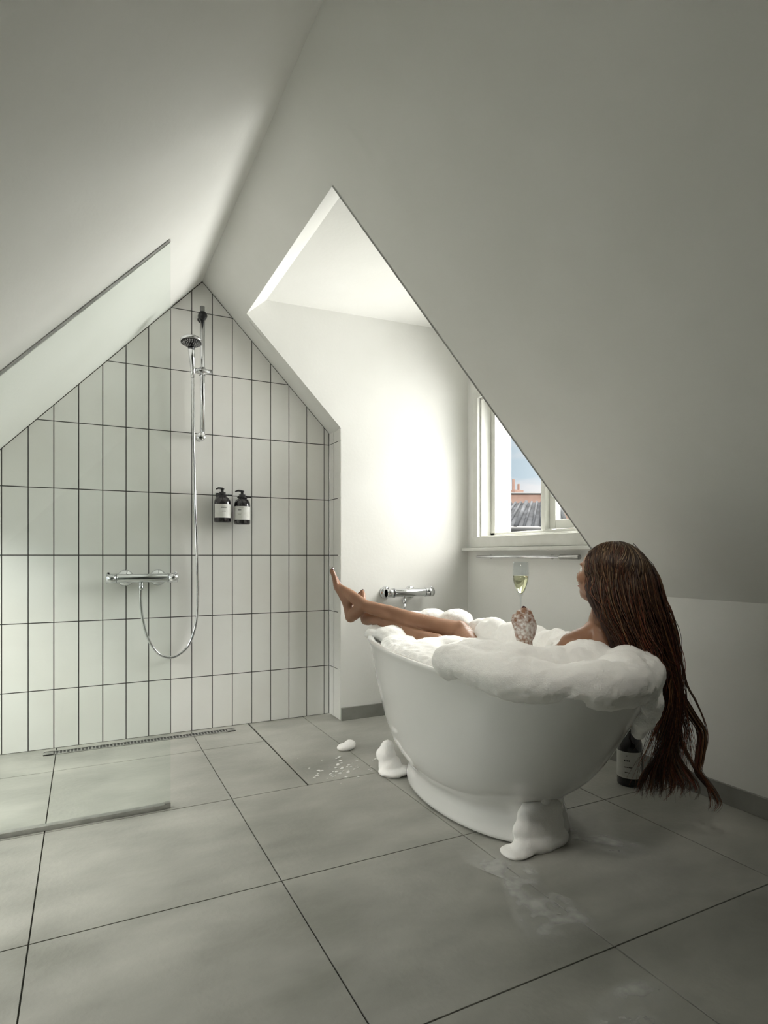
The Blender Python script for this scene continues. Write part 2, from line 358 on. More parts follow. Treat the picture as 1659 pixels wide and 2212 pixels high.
# window wall, with the window opening
WY0, WY1, WZ0, WZ1 = 1.955, 2.905, 1.005, 1.83
ww = MB(); XO = XW + .16
ww.box((XW, YN - .01, 0), (XO, YC, WZ0)); ww.box((XW, YN - .01, WZ1), (XO, YC, ZI + .05))
ww.box((XW, YN - .01, WZ0), (XO, WY0, WZ1)); ww.box((XW, WY1, WZ0), (XO, YC, WZ1))
struct(ww.build('wall_window', M['plaster']))
kw = MB(); kw.box((XW, YR, 0), (XW + .1, YN - .01, ZKR)); struct(kw.build('wall_right', M['plaster']))
kw = MB(); kw.box((XL - .1, YR, 0), (XL, YB + .1, ZL)); struct(kw.build('wall_left', M['plaster']))
kw = MB(); kw.prism([(XL - .1, YR, 0), (XW + .1, YR, 0), (XW + .1, YR, ZKR), (RX, YR, RZ + .03), (XL - .1, YR, ZL)], (0, -.1, 0)); struct(kw.build('wall_rear', M['skirting']))
# skirting
sk = MB(); sk.box((XW - .012, YR, 0), (XW - .0005, YC, .072)); struct(sk.build('baseboard_right', M['skirting'], bevel=.002))
sk = MB(); sk.box((XC + .002, YC - .011, 0), (XW - .012, YC - .0005, .07)); struct(sk.build('baseboard_dormer', M['skirting'], bevel=.002))

# ------------------------------------------------------------ window
wn = tag(empty('window_1', (XW + .1, 2.43, 1.0)), kind='structure')
def wpart(name, m, parent, boxes, bevel=.003, org=(XW + .1, 2.43, 1.0)):
    b = MB()
    for a, c in boxes: b.box([a[i] - org[i] for i in range(3)], [c[i] - org[i] for i in range(3)])
    return b.build(name, m, parent, bevel=bevel)
XF = XW + .08
# lining and inner casing
wpart('window_lining', M['wood_white'], wn, [((XW + .01, WY1 - .012, WZ0), (XF, WY1, WZ1)), ((XW + .01, WY0, WZ0), (XF, WY0 + .012, WZ1)), ((XW + .01, WY0, WZ1 - .012), (XF, WY1, WZ1)), ((XW + .01, WY0, WZ0), (XF, WY1, WZ0 + .012))])
wpart('casing', M['wood_white'], wn, [((XW - .014, WY1 - .004, .99), (XW, WY1 + .045, WZ1 + .05)), ((XW - .014, WY0 - .045, .99), (XW, WY0 + .004, WZ1 + .05)), ((XW - .014, WY0, WZ1), (XW, WY1, WZ1 + .05))])
wpart('window_frame', M['wood_white'], wn, [((XF, WY1 - .05, WZ0), (XF + .06, WY1, WZ1)), ((XF, WY0, WZ0), (XF + .06, WY0 + .05, WZ1)), ((XF, WY0, WZ1 - .05), (XF + .06, WY1, WZ1)), ((XF, WY0, WZ0), (XF + .06, WY1, WZ0 + .03))])
wpart('mullion', M['wood_white'], wn, [((XF - .01, 2.413, WZ0 + .03), (XF + .06, 2.447, WZ1 - .05))])
def sash(org, ang, width, name, hooks):
    e = empty(name, org); e.rotation_euler = (0, 0, ang); s_ = MB(); w = width; zt = WZ1 - .055 - org[2]
    for a, c in [((0, -.018, 0), (.042, .018, zt)), ((w - .042, -.018, 0), (w, .018, zt)), ((.042, -.018, 0), (w - .042, .018, .045)), ((.042, -.018, zt - .042), (w - .042, .018, zt)), ((.042, -.012, zt * .52), (w - .042, .012, zt * .52 + .022))]: s_.box(a, c)
    return e, s_, zt
ws = tag(empty('window_2', (0, 0, 0)), kind='structure')
e = empty('sash', (XF + .062, WY1 - .06, WZ0 + .035)); e.rotation_euler = (0, 0, R(50))
def sash_into(parent_loc, ang, w):
    zt = WZ1 - .055 - parent_loc[2]; c, s = math.cos(ang), math.sin(ang)
    def tr(b_):
        b_.v = [(parent_loc[0] + x * c - y * s - (XW + .1), parent_loc[1] + x * s + y * c - 2.43, parent_loc[2] + z - 1.0) for x, y, z in b_.v]; return b_
    f_ = MB()
    for a, d in [((0, -.018, 0), (.042, .018, zt)), ((w - .042, -.018, 0), (w, .018, zt)), ((.042, -.018, 0), (w - .042, .018, .045)), ((.042, -.018, zt - .042), (w - .042, .018, zt)), ((.042, -.012, zt * .5), (w - .042, .012, zt * .5 + .022))]: f_.box(a, d)
    so = tr(f_).build('sash', M['wood_white'], wn, bevel=.003)
    p_ = MB(); p_.box((.04, -.002, .04), (w - .04, .002, zt - .04)); tr(p_).build('pane', M['pane'], so)
    return so, tr, zt
bpy.data.objects.remove(e); bpy.data.objects.remove(ws)
s1, tr1, zt1 = sash_into((XF + .07, WY1 - .045, WZ0 + .035), R(48), .40)
s2, tr2, zt2 = sash_into((XF + .035, WY0 + .055, WZ0 + .035), R(90), .40)
hb = MB()
for zz in (.14, .60):
    hb.tube([(.02, -.02, zz - .04), (.02, -.03, zz), (.02, -.02, zz + .04)], .006, 8)
    hb.box((.005, -.026, zz - .03), (.05, -.018, zz + .03))
tr1(hb).build('hinge', M['wood_white'], s1)
hb = MB(); hb.tube([(.30, .02, .22), (.33, .045, .215), (.36, .05, .20), (.372, .03, .17), (.36, .02, .16)], .004, 8)
hb.tube([(.25, .02, .19), (.27, .045, .2), (.29, .05, .22), (.3, .03, .25)], .004, 8)
tr2(hb).build('window_hook', M['steel'], s2)
# apron board and sill ledge
wpart('sill_box', M['wood_white'], wn, [((XW - .022, WY0 - .06, .948), (XW + .02, WY1 + .05, WZ0 + .004))])
tr_ = MB(); tr_.box((XW - .05, YN + .001, .926), (XW, YC - .0005, .946)); struct(tr_.build('trim_1', M['wood_white'], bevel=.004))

# ------------------------------------------------------------ shower screen, drain, mixers
gs = tag(empty('shower_screen', (.275, 2.25, 0)), 'clear frameless glass shower screen standing on the floor at left', 'shower screen')
gm = MB(); pl = [(XL + .002, .012), (.275, .012), (.275, zl(.275) - .004), (XL + .002, ZL - .004)]
gm.prism([(x - .275, -.004, z) for x, z in pl], (0, .008, 0)); gm.build('glass_panel', M['screen'], gs)
ch = MB(); ch.box((XL - .273, -.012, .0005), (-.012, .012, .016)); ch.build('floor_channel', M['steel'], gs)
ch = MB(); a = Vector((XL + .002 - .275, 0, ZL - .004)); b = Vector((0, 0, zl(.275) - .004))
ch.prism([(a.x, -.006, a.z - .008), (b.x, -.006, b.z - .008), (b.x, -.006, b.z), (a.x, -.006, a.z)], (0, .012, 0)); ch.build('ceiling_channel', M['steel'], gs)
ch = MB(); ch.box((-.02, -.008, .0005), (.0, .008, .02)); ch.build('end_clip', M['steel'], gs)

dr = tag(empty('linear_drain', (.27, 3.105, 0)), 'long slotted steel shower drain set in the floor along the tiled wall', 'drain')
d_ = MB(); d_.box((-.435, -.028, -.003), (.425, -.020, .0025)); d_.box((-.435, .020, -.003), (.425, .028, .0025)); d_.box((-.435, -.028, -.003), (-.395, .028, .0025)); d_.box((.385, -.028, -.003), (.425, .028, .0025))
for k in range(52):
    x = -.395 + .78 * (k + .5) / 52; d_.box((x - .0026, -.021, -.002), (x + .0026, .021, .002))
d_.build('grate', M['steel'], dr)
d_ = MB(); d_.box((-.40, -.024, -.0035), (.39, .024, .0005)); d_.build('channel', M['black'], dr)

def mixer(name, loc, length, rad, x1, x2, wall_off, label, OX=-.035, RR=.036):
    e = tag(empty(name, loc), label, 'mixer tap')
    b = MB(); b.lathe([(0, -length / 2), (rad * .92, -length / 2), (rad, -length / 2 + .003), (rad, length / 2 - .003), (rad * .92, length / 2), (0, length / 2)], axis='X'); b.build('body', M['chrome'], e)
    for s in (-1, 1):
        b = MB(); k = s * length / 2
        b.lathe([(0, k * 1.0), (rad * 1.12, k), (rad * 1.12, k - s * .045), (0, k - s * .045)], axis='X'); b.lathe([(rad * 1.16, k - s * .047), (rad * 1.16, k - s * .049), (rad, k - s * .049)], axis='X')
        kn = b.build('knob', M['chrome'], e)
        b = MB(); b.lathe([(0, 0), (.005, 0), (.005, .006), (0, .007)], (k - s * .01, 0, rad * 1.1), seg=12); b.build('button', M['black'] if s < 0 else M['chrome'], kn)
    for x in (x1, x2):
        b = MB(); b.lathe([(0, wall_off), (RR, wall_off), (RR, wall_off - .004), (RR * .85, wall_off - .012), (.016, wall_off - .014), (.016, 0), (0, 0)], (x, 0, 0), axis='Y'); b.build('rosette', M['chrome'], e)
    b = MB(); b.lathe([(.009, -rad + .004), (.009, -rad - .016), (.011, -rad - .018), (.011, -rad - .034), (.007, -rad - .038)], (OX, 0, 0)); b.build('outlet', M['chrome'], e)
    return e
SMX, SMZ = .255, .79
sm_ = mixer('shower_mixer', (SMX, YB - .055, SMZ), .325, .021, -.075, .075, .0545, 'chrome bar shower mixer on the tiled gable wall behind the glass', -.008, .040)
bm_ = mixer('bath_mixer', (1.65, YC - .055, .69), .30, .023, -.128, .03, .0545, 'chrome bar bath mixer on the white wall beyond the tub')
b = MB(); b.tube([(-.035, 0, -.05), (-.035, 0, -.10), (-.034, -.004, -.18)], .006, 10); b.build('filler_pipe', M['chrome'], bm_)

# riser rail with handset and hose
rr = tag(empty('shower_rail', (.537, YB - .055, 1.25)), 'tall chrome shower riser rail with hand shower high on the tiled wall', 'shower rail')
def zz(z): return z - 1.25
b = MB(); b.lathe([(0, zz(1.50)), (.0125, zz(1.50)), (.0125, zz(2.165)), (0, zz(2.165))], seg=20); b.build('rail', M['chrome'], rr)
for z_, m_ in ((1.503, 'chrome'), (2.117, 'black')):
    b = MB(); b.lathe([(0, -.020), (.018, -.020), (.022, -.014), (.022, .010), (.012, .02), (.011, .05), (.016, .0545), (0, .0545)], (-.008 if z_ < 2 else 0, 0, zz(z_)), axis='Y'); b.build('wall_bracket', M[m_], rr)
b = MB(); b.lathe([(0, -.055), (.012, -.055), (.012, .045), (0, .045)], (0, -.012, zz(1.835)), axis='X'); b.lathe([(.015, -.02), (.015, .02), (.011, .02)], (0, 0, zz(1.835))); b.build('slider', M['chrome'], rr)
hd = MB(); hd.tube([(-.052, -.03, zz(1.79)), (-.052, -.032, zz(1.835)), (-.058, -.045, zz(1.88)), (-.066, -.070, zz(1.93))], [.010, .012, .014, .017], 14)
handle = hd.build('hand_shower', M['chrome'], rr)
hc = Vector((-.068, -.085, zz(1.952))); ax = Vector((-.04, -.17, -.985)).normalized(); q = Vector((0, 0, 1)).rotation_difference(ax).to_matrix()
def disc(prof, name, m, parent):
    b = MB(); b.lathe(prof, seg=32); b.v = [tuple(hc + q @ Vector(p)) for p in b.v]; return b.build(name, m, parent)
disc([(0, -.022), (.025, -.022), (.046, -.010), (.054, 0), (.054, .005), (.049, .008)], 'shower_head', M['chrome'], rr)
sf = disc([(.049, .007), (.047, .010), (0, .011)], 'spray_face', M['black'], rr)
noz = MB()
for ring, n_ in ((.012, 6), (.022, 12), (.032, 18), (.039, 22)):
    for k in range(n_):
        t = 2 * math.pi * k / n_; noz.lathe([(.0013, .010), (.0011, .013), (0, .0133)], (ring * math.cos(t), ring * math.sin(t), 0), seg=6)
noz.v = [tuple(hc + q @ Vector(p)) for p in noz.v]; noz.build('nozzles', M['steel'], sf)
ho = MB(); hose = catmull([(-.052, -.03, zz(1.79)), (-.050, -.024, zz(1.72)), (-.046, -.014, zz(1.5)), (-.038, -.004, zz(1.2)), (-.024, .02, zz(.9)), (-.018, .028, zz(.70)), (-.026, .03, zz(.56)), (-.060, .03, zz(.45)), (-.11, .028, zz(.40)), (-.160, .026, zz(.39)), (-.215, .022, zz(.42)), (-.26, .016, zz(.50)), (-.284, .008, zz(.60)), (-.292, 0, zz(.68)), (-.292, 0, zz(SMZ - .055))], 150)
ho.tube(hose, [.0066 + .0006 * (k % 2) for k in range(150)], 10); ho.build('shower_hose', M['chrome'], rr)

# pump bottles on the wall
def pump_bottle(loc, s, label, yaw, text, green=False, holder=True, cat='bottle', name='soap_dispenser', hs=1):
    e = tag(empty(name, loc, yaw), label, cat)
    b = MB(); r_, hh = .042 * s, .136 * s * hs
    b.lathe([(0, 0), (r_ * .9, 0), (r_, .006 * s), (r_, hh * .72), (r_ * .96, hh * .82), (r_ * .78, hh * .93), (r_ * .42, hh), (r_ * .38, hh * 1.07), (0, hh * 1.07)], seg=40); b.build('bottle_body', M['bottle'], e)
    b = MB(); v = []; a0, a1 = R(-165), R(-15)
    n_ = 28
    for z_ in (hh * .17, hh * .68):
        for k in range(n_ + 1): t = a0 + (a1 - a0) * k / n_; v.append(((r_ + .0006) * math.cos(t), (r_ + .0006) * math.sin(t), z_))
    b.add(v, [(k, k + 1, k + n_ + 2, k + n_ + 1) for k in range(n_)], 0, True); lb = b.build('label', M['label'], e)
    for (tz, tx, size, segs, m_) in text:      # rows of small print, too fine to read in the photograph
        b = MB(); w_ = sum(segs) + .0012 * (len(segs) - 1); x = tx - w_ / 2
        for sg in segs:
            n2 = 4; v = []
            for z_ in (tz * hh, tz * hh + size * s):
                for q2 in range(n2 + 1): t = R(-90) + (x + sg * q2 / n2) * s / r_; v.append(((r_ + .0012) * math.cos(t), (r_ + .0012) * math.sin(t), z_))
            b.add(v, [(q2, q2 + 1, q2 + n2 + 2, q2 + n2 + 1) for q2 in range(n2)]); x += sg + .0012
        b.build('print', M[m_], lb)
    b = MB(); ph = .135 * s; s0 = hh * 1.02 - ph * 1.02
    b.lathe([(r_ * a_, s0 + ph * h_) for a_, h_ in ((.40, 1.02), (.40, 1.15), (.17, 1.16), (.17, 1.25), (.24, 1.255), (.24, 1.30), (0, 1.31))], seg=24)
    b.tube([(0, 0, s0 + ph * 1.285), (-.02 * s, -.01 * s, s0 + ph * 1.295), (-.034 * s, -.016 * s, s0 + ph * 1.25)], [.006 * s, .005 * s, .0035 * s], 10); b.build('pump', M['black'], e)
    if holder:
        b = MB(); b.box((-.006, r_ - .002, hh * .3), (.006, r_ + .022, hh * .34)); b.box((-.02, r_ + .012, hh * .1), (.02, r_ + .018, hh * 1.15))
        b.tube([(.0 + (r_ * .55) * math.cos(t), (r_ * .55) * math.sin(t), hh * 1.04) for t in [2 * math.pi * k / 16 for k in range(17)]], .003, 8)
        b.box((-.012, r_ * .5, hh * 1.02), (.012, r_ + .018, hh * 1.06)); b.box((r_ * .5, -.01, hh * 1.03), (r_ * 1.15, .0, hh * 1.06))
        b.build('wall_holder', M['black'], e)
    return e
pump_bottle((.636, YB - .060, 1.07), 1.0, 'black pump bottle with centred print on its white label, nearer the shower rail', 0, [(.63, 0, .0012, (.012,), 'ink'), (.53, -.001, .0055, (.0035, .0030, .0035, .0028, .003, .0028), 'ink'), (.40, 0, .0022, (.006, .004, .005), 'ink')])
pump_bottle((.738, YB - .060, 1.062), 1.0, 'black pump bottle with a greenish patch on its label, farther from the shower rail', R(-18), [(.63, 0, .0012, (.022,), 'ink'), (.52, -.010, .0055, (.0035, .0030, .0035, .003), 'ink'), (.40, -.010, .0012, (.018,), 'green_ink'), (.34, -.010, .003, (.004, .004, .005), 'ink')])
pump_bottle((1.925, 1.672, 0), 1.13, 'large black pump bottle standing on the floor behind the tub under the hair', R(-62), [(.60, 0, .003, (.003,), 'ink'), (.50, 0, .0055, (.004, .0035, .004, .003), 'ink'), (.38, .004, .003, (.008, .004, .010), 'ink'), (.28, .002, .0025, (.010, .006), 'ink')], holder=False, name='refill_bottle', hs=1.3)

# rail below the sill
tr = tag(empty('towel_rail', (XW - .035, 2.48, .893)), 'slim chrome rail with a thicker grip end on the wall under the window', 'rail')
b = MB(); b.lathe([(0, -.40), (.008, -.40), (.008, .39), (.006, .395), (0, .395)], axis='Y'); b.build('bar', M['chrome'], tr)
b = MB(); b.lathe([(0, -.415), (.011, -.415), (.012, -.41), (.012, -.29), (.009, -.285)], axis='Y'); b.build('grip_end', M['steel'], tr)
for y in (-.2, .3):
    b = MB(); b.lathe([(.012, .0345), (.012, .03), (.005, .028), (.005, 0)], (0, y, 0), axis='X', seg=16); b.build('wall_post', M['chrome'], tr)

# ------------------------------------------------------------ bathtub
TC = Vector((1.337, 1.865, 0)); TROT = -.101
zs = [0, .006, .03, .06, .09, .12, .16, .22, .30, .385, .465, .515, .530, .537]
tn = [.446, .450, .446, .428, .402, .408, .471, .540, .607, .670, .727, .765, .780, .782]
tf = [.424, .428, .425, .412, .398, .440, .502, .558, .613, .666, .719, .757, .772, .774]
th = [.232, .236, .234, .228, .226, .256, .278, .293, .307, .318, .324, .328, .333, .334]
NT = 128
def ring(n_, f_, h_, z, e=2 / 2.25):
    out = []; e = 1.0 if z < .11 and h_ > .2 and n_ < .455 and z < .1 else e
    for i in range(NT):
        t = 2 * math.pi * i / NT; c, s = math.cos(t), math.sin(t)
        x = h_ * abs(c) ** e * (1 if c >= 0 else -1); y = (f_ if s > 0 else n_) * abs(s) ** e * (1 if s >= 0 else -1); out.append((x, y, z))
    return out
rings = [ring(a, b, c, z) for z, a, b, c in zip(zs, tn, tf, th)]
rings += [ring(.776, .768, .328, .5415), ring(.764, .756, .316, .542), ring(.752, .744, .304, .538), ring(.745, .737, .297, .525), ring(.70, .69, .29, .44), ring(.60, .60, .270, .34), ring(.49, .50, .235, .22), ring(.40, .39, .19, .165), ring(.22, .22, .11, .155)]
tb = MB(); v = [p for r_ in rings for p in r_]
tb.add(v, [(i * NT + k, i * NT + (k + 1) % NT, (i + 1) * NT + (k + 1) % NT, (i + 1) * NT + k) for i in range(len(rings) - 1) for k in range(NT)] + [tuple(range(NT - 1, -1, -1)), tuple((len(rings) - 1) * NT + k for k in range(NT))], 0, True)
tub = tb.build('bathtub', M['enamel'], subsurf=1); tub.location = TC; tub.rotation_euler = (0, 0, TROT)
tag(tub, 'white freestanding oval bathtub heaped with foam in the dormer', 'bathtub')
def tw(x, y, z=0):
    c, s = math.cos(TROT), math.sin(TROT); return Vector((TC.x + x * c - y * s, TC.y + x * s + y * c, z))
def rimpt(t, k=1.0):
    c, s = math.cos(t), math.sin(t); e = 2 / 2.25
    return tw(k * .33 * abs(c) ** e * (1 if c >= 0 else -1), k * .775 * abs(s) ** e * (1 if s >= 0 else -1))

# ------------------------------------------------------------ foam
def lumpy(amp, sc, seed=0):
    o = Vector((seed * 3.1, seed * 1.7, seed)); 
    return lambda p: amp * (noise.fractal(p * sc + o, .9, 2.1, 5))
fo = Blob()
for k in range(0, 360, 6):                        # slab over the water
    t = R(k)
    for q_, r_ in ((.2, .075), (.45, .075), (.64, .07), (.79, .036)): fo.ball(rimpt(t, q_) + Vector((0, 0, .505)), (r_, r_, .045), sub=2)
def fb(x, y, z, r, rz=None): fo.ball((x, y, z), (r, r, rz or r * .8), sub=3)
# heap along the near rim and over the near end
random.seed(3)
for k in range(205, 345, 4):
    t = R(k); p = rimpt(t, .895 + .03 * min(1, max(0, (k - 222) / 24))); hgt = .562 - .009 * min(1, max(0, (k - 232) / 12)) + .006 * math.sin(k * .13); rr_ = .072 + .007 * math.sin(k * .17)
    fo.ball(p + Vector((0, 0, hgt)), (rr_, rr_, rr_ * .82))
for k in range(214, 335, 9):
    p = rimpt(R(k), .68); fo.ball(p + Vector((random.uniform(-.02, .02), 0, .565 + random.uniform(0, .02))), (.09, .09, .06))
fb(1.10, 1.60, .545, .085, .08); fb(1.17, 1.66, .55, .07, .07)
fb(1.36, 1.20, .555, .085, .08); fb(1.42, 1.24, .56, .08, .075); fb(1.27, 1.36, .565, .09, .07); fb(1.36, 1.38, .575, .06)
for k_, zz_, r_ in ((292, .50, .032), (296, .47, .034), (292, .445, .03), (297, .42, .026), (294, .40, .018), (302, .48, .03), (286, .49, .022)): fo.ball(rimpt(R(k_), 1.0 - (.53 - zz_) * .55) + Vector((0, 0, zz_)), (r_, r_, r_ * 1.2))
# left side between leg and rim
for k in range(95, 206, 6):
    fo.ball(rimpt(R(k), .745) + Vector((0, 0, .512 + .014 * (k < 150))), (.046, .046, .032 + .004 * math.sin(k)))
fb(1.24, 2.40, .54, .08, .045); fb(1.215, 2.505, .548, .05, .03); fb(1.17, 2.45, .54, .04, .028)
# far side mounds
for (x, y, z, r_) in [(1.44, 2.56, .56, .085), (1.52, 2.50, .58, .08), (1.58, 2.38, .58, .085), (1.63, 2.25, .56, .07), (1.60, 2.12, .565, .08), (1.62, 2.0, .56, .08), (1.60, 1.88, .56, .085), (1.60, 1.76, .555, .07), (1.56, 1.64, .56, .075), (1.50, 1.55, .57, .05)]: fb(x, y, z, r_)
fb(1.60, 1.72, .60, .035); fb(1.57, 1.68, .605, .03)
bf = fo.fuse('bath_foam', M['foam'], .0065, 16, lambda p: lumpy(.007, 8)(p) + lumpy(.0030, 34, 2)(p))
tag(bf, 'thick white bubble bath foam heaped in the tub and over its rim', 'foam', kind='stuff')
def foam_blob(name, balls, label, vox=.005, amp=.006, sm=6, kind=None):
    f_ = Blob()
    for c, r_ in balls: f_.ball(c, r_)
    o = f_.fuse(name, M['foam'], vox, sm, lambda p: lumpy(amp, 16, 4)(p))
    return tag(o, label, 'foam', kind=kind)
foam_blob('foam_heap', [((1.13, 2.20, .03), (.05, .05, .045)), ((1.12, 2.21, .07), (.04, .04, .04)), ((1.14, 2.18, .015), (.07, .06, .02)), ((1.13, 2.215, .105), (.028, .03, .03))], 'rounded heap of foam on the floor against the left of the tub base')
foam_blob('foam_clump', [((1.087, 2.555, .012), (.045, .032, .018)), ((1.11, 2.565, .02), (.028, .025, .018))], 'small white foam clump alone on the floor tiles near the shower', .003, .003)
foam_blob('foam_run', [((1.26, 1.43, .02), (.11, .045, .035)), ((1.26, 1.44, .06), (.10, .04, .05)), ((1.27, 1.445, .10), (.09, .035, .045)), ((1.28, 1.46, .13), (.07, .03, .03)), ((1.17, 1.43, .008), (.06, .05, .012))], 'foam that has run down onto the floor at the near end of the tub base', .005, .004, 24)
foam_blob('foam_dab', [((1.275, 1.425, .149), (.020, .010, .020))], 'small round dab of foam stuck low on the near end of the tub', .0025, .001, 3)
def spread(name, outline, label, seed):
    c = sum((Vector(p) for p in outline), Vector((0, 0))) / len(outline); n_ = 72; K = 10
    def at(t):
        P = [Vector((*p, 0)) for p in outline]; m_ = len(P); x = t * m_; i = int(x) % m_; x -= int(x)
        a, b_, c_, d = P[i - 1], P[i], P[(i + 1) % m_], P[(i + 2) % m_]
        return .5 * ((2 * b_) + (c_ - a) * x + (2 * a - 5 * b_ + 4 * c_ - d) * x * x + (3 * b_ - a - 3 * c_ + d) * x ** 3)
    c3 = Vector((c.x, c.y, 0)); v = []; fd = []
    for j in range(K + 1):
        for k in range(n_):
            p = at(k / n_); wob = 1 + .07 * noise.noise(p * 14 + Vector((seed, 0, 0))); q_ = c3 + (p - c3) * (j / K) * wob
            z = .0012 + .004 * (1 - (j / K) ** 4) * (1 + .6 * noise.noise(q_ * 22)); v.append((q_.x, q_.y, z)); fd.append(1 if j < K - 3 else (K - j) / 3.5)
    b = MB(); b.add(v, [(j * n_ + k, j * n_ + (k + 1) % n_, (j + 1) * n_ + (k + 1) % n_, (j + 1) * n_ + k) for j in range(K) for k in range(n_)], 0, True)
    o = b.build(name, M['suds']); at_ = o.data.attributes.new('fade', 'FLOAT', 'POINT')
    for i, x in enumerate(fd): at_.data[i].value = x
    return tag(o, label, 'foam', kind='stuff')
spread('foam_trail', [(1.16, 1.47), (1.03, 1.52), (1.0, 1.44), (1.03, 1.36), (.97, 1.24), (.92, 1.12), (.93, 1.03), (1.02, 1.02), (1.12, 1.05), (1.15, 1.15), (1.12, 1.24), (1.17, 1.33), (1.2, 1.40)], 'thin wet trail of suds across the dark tiles towards the camera', 1)
spread('foam_streak', [(1.36, 1.52), (1.42, 1.52), (1.50, 1.42), (1.56, 1.30), (1.52, 1.22), (1.44, 1.26), (1.36, 1.38), (1.32, 1.46)], 'faint streak of suds on the floor right of the tub base', 5)
spread('foam_smear', [(.86, .86), (.95, .90), (1.06, .90), (1.10, .84), (1.02, .78), (.92, .76), (.84, .79)], 'pale suds smear on the nearest dark tiles, bottom right', 9)
fx = MB(); random.seed(11); V, F = unit_ico(2)
for k in range(60):
    x, y = random.gauss(.96, .07), random.gauss(2.33, .06); r_ = random.uniform(.0015, .006)
    fx.add([(x + p.x * r_ * 1.6, y + p.y * r_, max(0.0005, .001 + p.z * r_ * .5)) for p in V], F, 0, True)
tag(fx.build('foam_flecks', M['foam']), 'scattered tiny flecks of foam on the floor between shower and tub', 'foam', kind='stuff')

# ------------------------------------------------------------ person
pe = Blob(); V3 = Vector
def ell(c, r_, ax=None): pe.ball(c, r_, ax)
HC = V3((1.500, 1.392, .836)); FD = V3((-.14, .95, .26)).normalized(); RT = FD.cross(V3((0, 0, 1))).normalized(); UP = RT.cross(FD).normalized()
HM = Matrix((RT, FD, UP)).transposed()
def hp(r_, f_, u_): return HC + RT * r_ + FD * f_ + UP * u_
pe.ball(hp(0, -.012, .018), (.070, .088, .082), HM); pe.ball(hp(0, .028, .02), (.062, .058, .07), HM)
pe.ball(hp(0, .038, -.035), (.055, .048, .055), HM); pe.ball(hp(0, .045, -.068), (.036, .036, .034), HM); pe.ball(hp(0, .064, -.085), (.017, .016, .015), HM)
for s in (-1, 1):
    pe.ball(hp(s * .038, .055, -.025), (.024, .024, .022), HM)                   # cheek
    pe.ball(hp(s * .03, .072, .017), (.02, .012, .007), HM)                        # brow
    pe.ball(hp(s * .068, -.006, -.008), (.008, .018, .030), HM)                    # ear
    pe.ball(hp(s * .046, .0, -.06), (.018, .03, .02), HM)                          # jaw angle
    pe.ball(hp(s * .010, .092, -.033), (.007, .008, .006), HM)                     # nostril
pe.limb([hp(0, .078, .008), hp(0, .09, -.015), hp(0, .101, -.029)], [.008, .009, .0095])
pe.ball(hp(0, .083, -.053), (.021, .008, .005), HM); pe.ball(hp(0, .081, -.063), (.018, .008, .005), HM)
NB = V3((1.486, 1.395, .668))
pe.limb([hp(0, -.02, -.05), V3((1.50, 1.39, .74)), NB, V3((1.484, 1.40, .62))], [.05, .046, .050, .075])
SL_, SR_ = V3((1.388, 1.425, .612)), V3((1.592, 1.365, .60))
pe.limb([NB + V3((0, 0, -.01)), (NB + SL_) / 2 + V3((0, 0, -.004)), SL_], [.05, .042, .045]); pe.limb([NB, (NB + SR_) / 2 + V3((0, 0, -.004)), SR_], [.05, .042, .043])
pe.limb([V3((1.484, 1.405, .60)), V3((1.47, 1.47, .50)), V3((1.44, 1.60, .38)), V3((1.41, 1.76, .30)), V3((1.40, 1.86, .285))], [.085, .10, .088, .10, .115])
pe.ball((1.44, 1.48, .52), (.13, .08, .10)); 
for s in (-.06, .06): pe.ball((1.45 + s, 1.575, .50), .052)
HL, HR = V3((1.34, 1.87, .28)), V3((1.47, 1.89, .28))
KA, AA = V3((1.505, 2.235, .556)), V3((1.178, 2.560, .664))          # upper (right) leg
KB, AB = V3((1.372, 2.225, .512)), V3((1.232, 2.585, .600))          # lower (left) leg
pe.limb([HR, HR.lerp(KA, .5) + V3((0, -.01, .015)), KA + V3((0, -.01, -.012))], [.088, .072, .054])
pe.ball(KA + V3((-.004, .004, .004)), .050)
pe.limb([KA, KA.lerp(AA, .30) + V3((0, 0, -.010)), KA.lerp(AA, .65) + V3((0, 0, -.003)), AA], [.048, .047, .037, .030])
pe.limb([HL, HL.lerp(KB, .5), KB + V3((0, -.01, -.01))], [.088, .07, .052]); pe.ball(KB, .048)
pe.limb([KB, KB.lerp(AB, .3) + V3((0, 0, -.012)), KB.lerp(AB, .65), AB], [.047, .046, .036, .030])
nails = []
def foot(A, heel, ball, toe, side, lead=None):
    A, heel, ball, toe = map(V3, (A, heel, ball, toe)); side = V3(side).normalized()
    pe.limb([A, A.lerp(heel, .6), heel], [.031, .031, .027]); d = (ball - heel)
    pe.limb([heel, heel.lerp(ball, .45) + (A - heel) * .18, ball], [.027, .027, .021])
    pe.limb([A, A.lerp(ball, .45) + (A - heel) * .05, ball + (A - heel) * .06], [.031, .027, .017])
    dirn = (toe - ball)
    for k in range(5):
        o_ = (k - 1.2) * .0155; L_ = 1 - .11 * k; r_ = .0115 - .001 * k if k else .0135
        a = ball + side * o_ * .8 + (heel - ball) * (.05 * k); b_ = ball + side * o_ * 1.1 + dirn * L_ - (ball - heel) * .03 * k
        pe.limb([heel.lerp(ball, .6) + side * o_ * .5 + (A - heel) * .1, a], [.018, .015])
        c_ = a.lerp(b_, .55) + (A - heel).normalized() * .004
        pe.limb([a, c_, b_], [r_ * 1.05, r_ * .95, r_ * .9]); nails.append((b_ + (A - heel).normalized() * r_ * .72 + dirn.normalized() * r_ * .35, dirn.normalized(), (A - heel).normalized(), r_ * .62))
foot(AA, (1.146, 2.640, .604), (1.120, 2.742, .745), (1.110, 2.764, .812), (.55, .30, -.45))
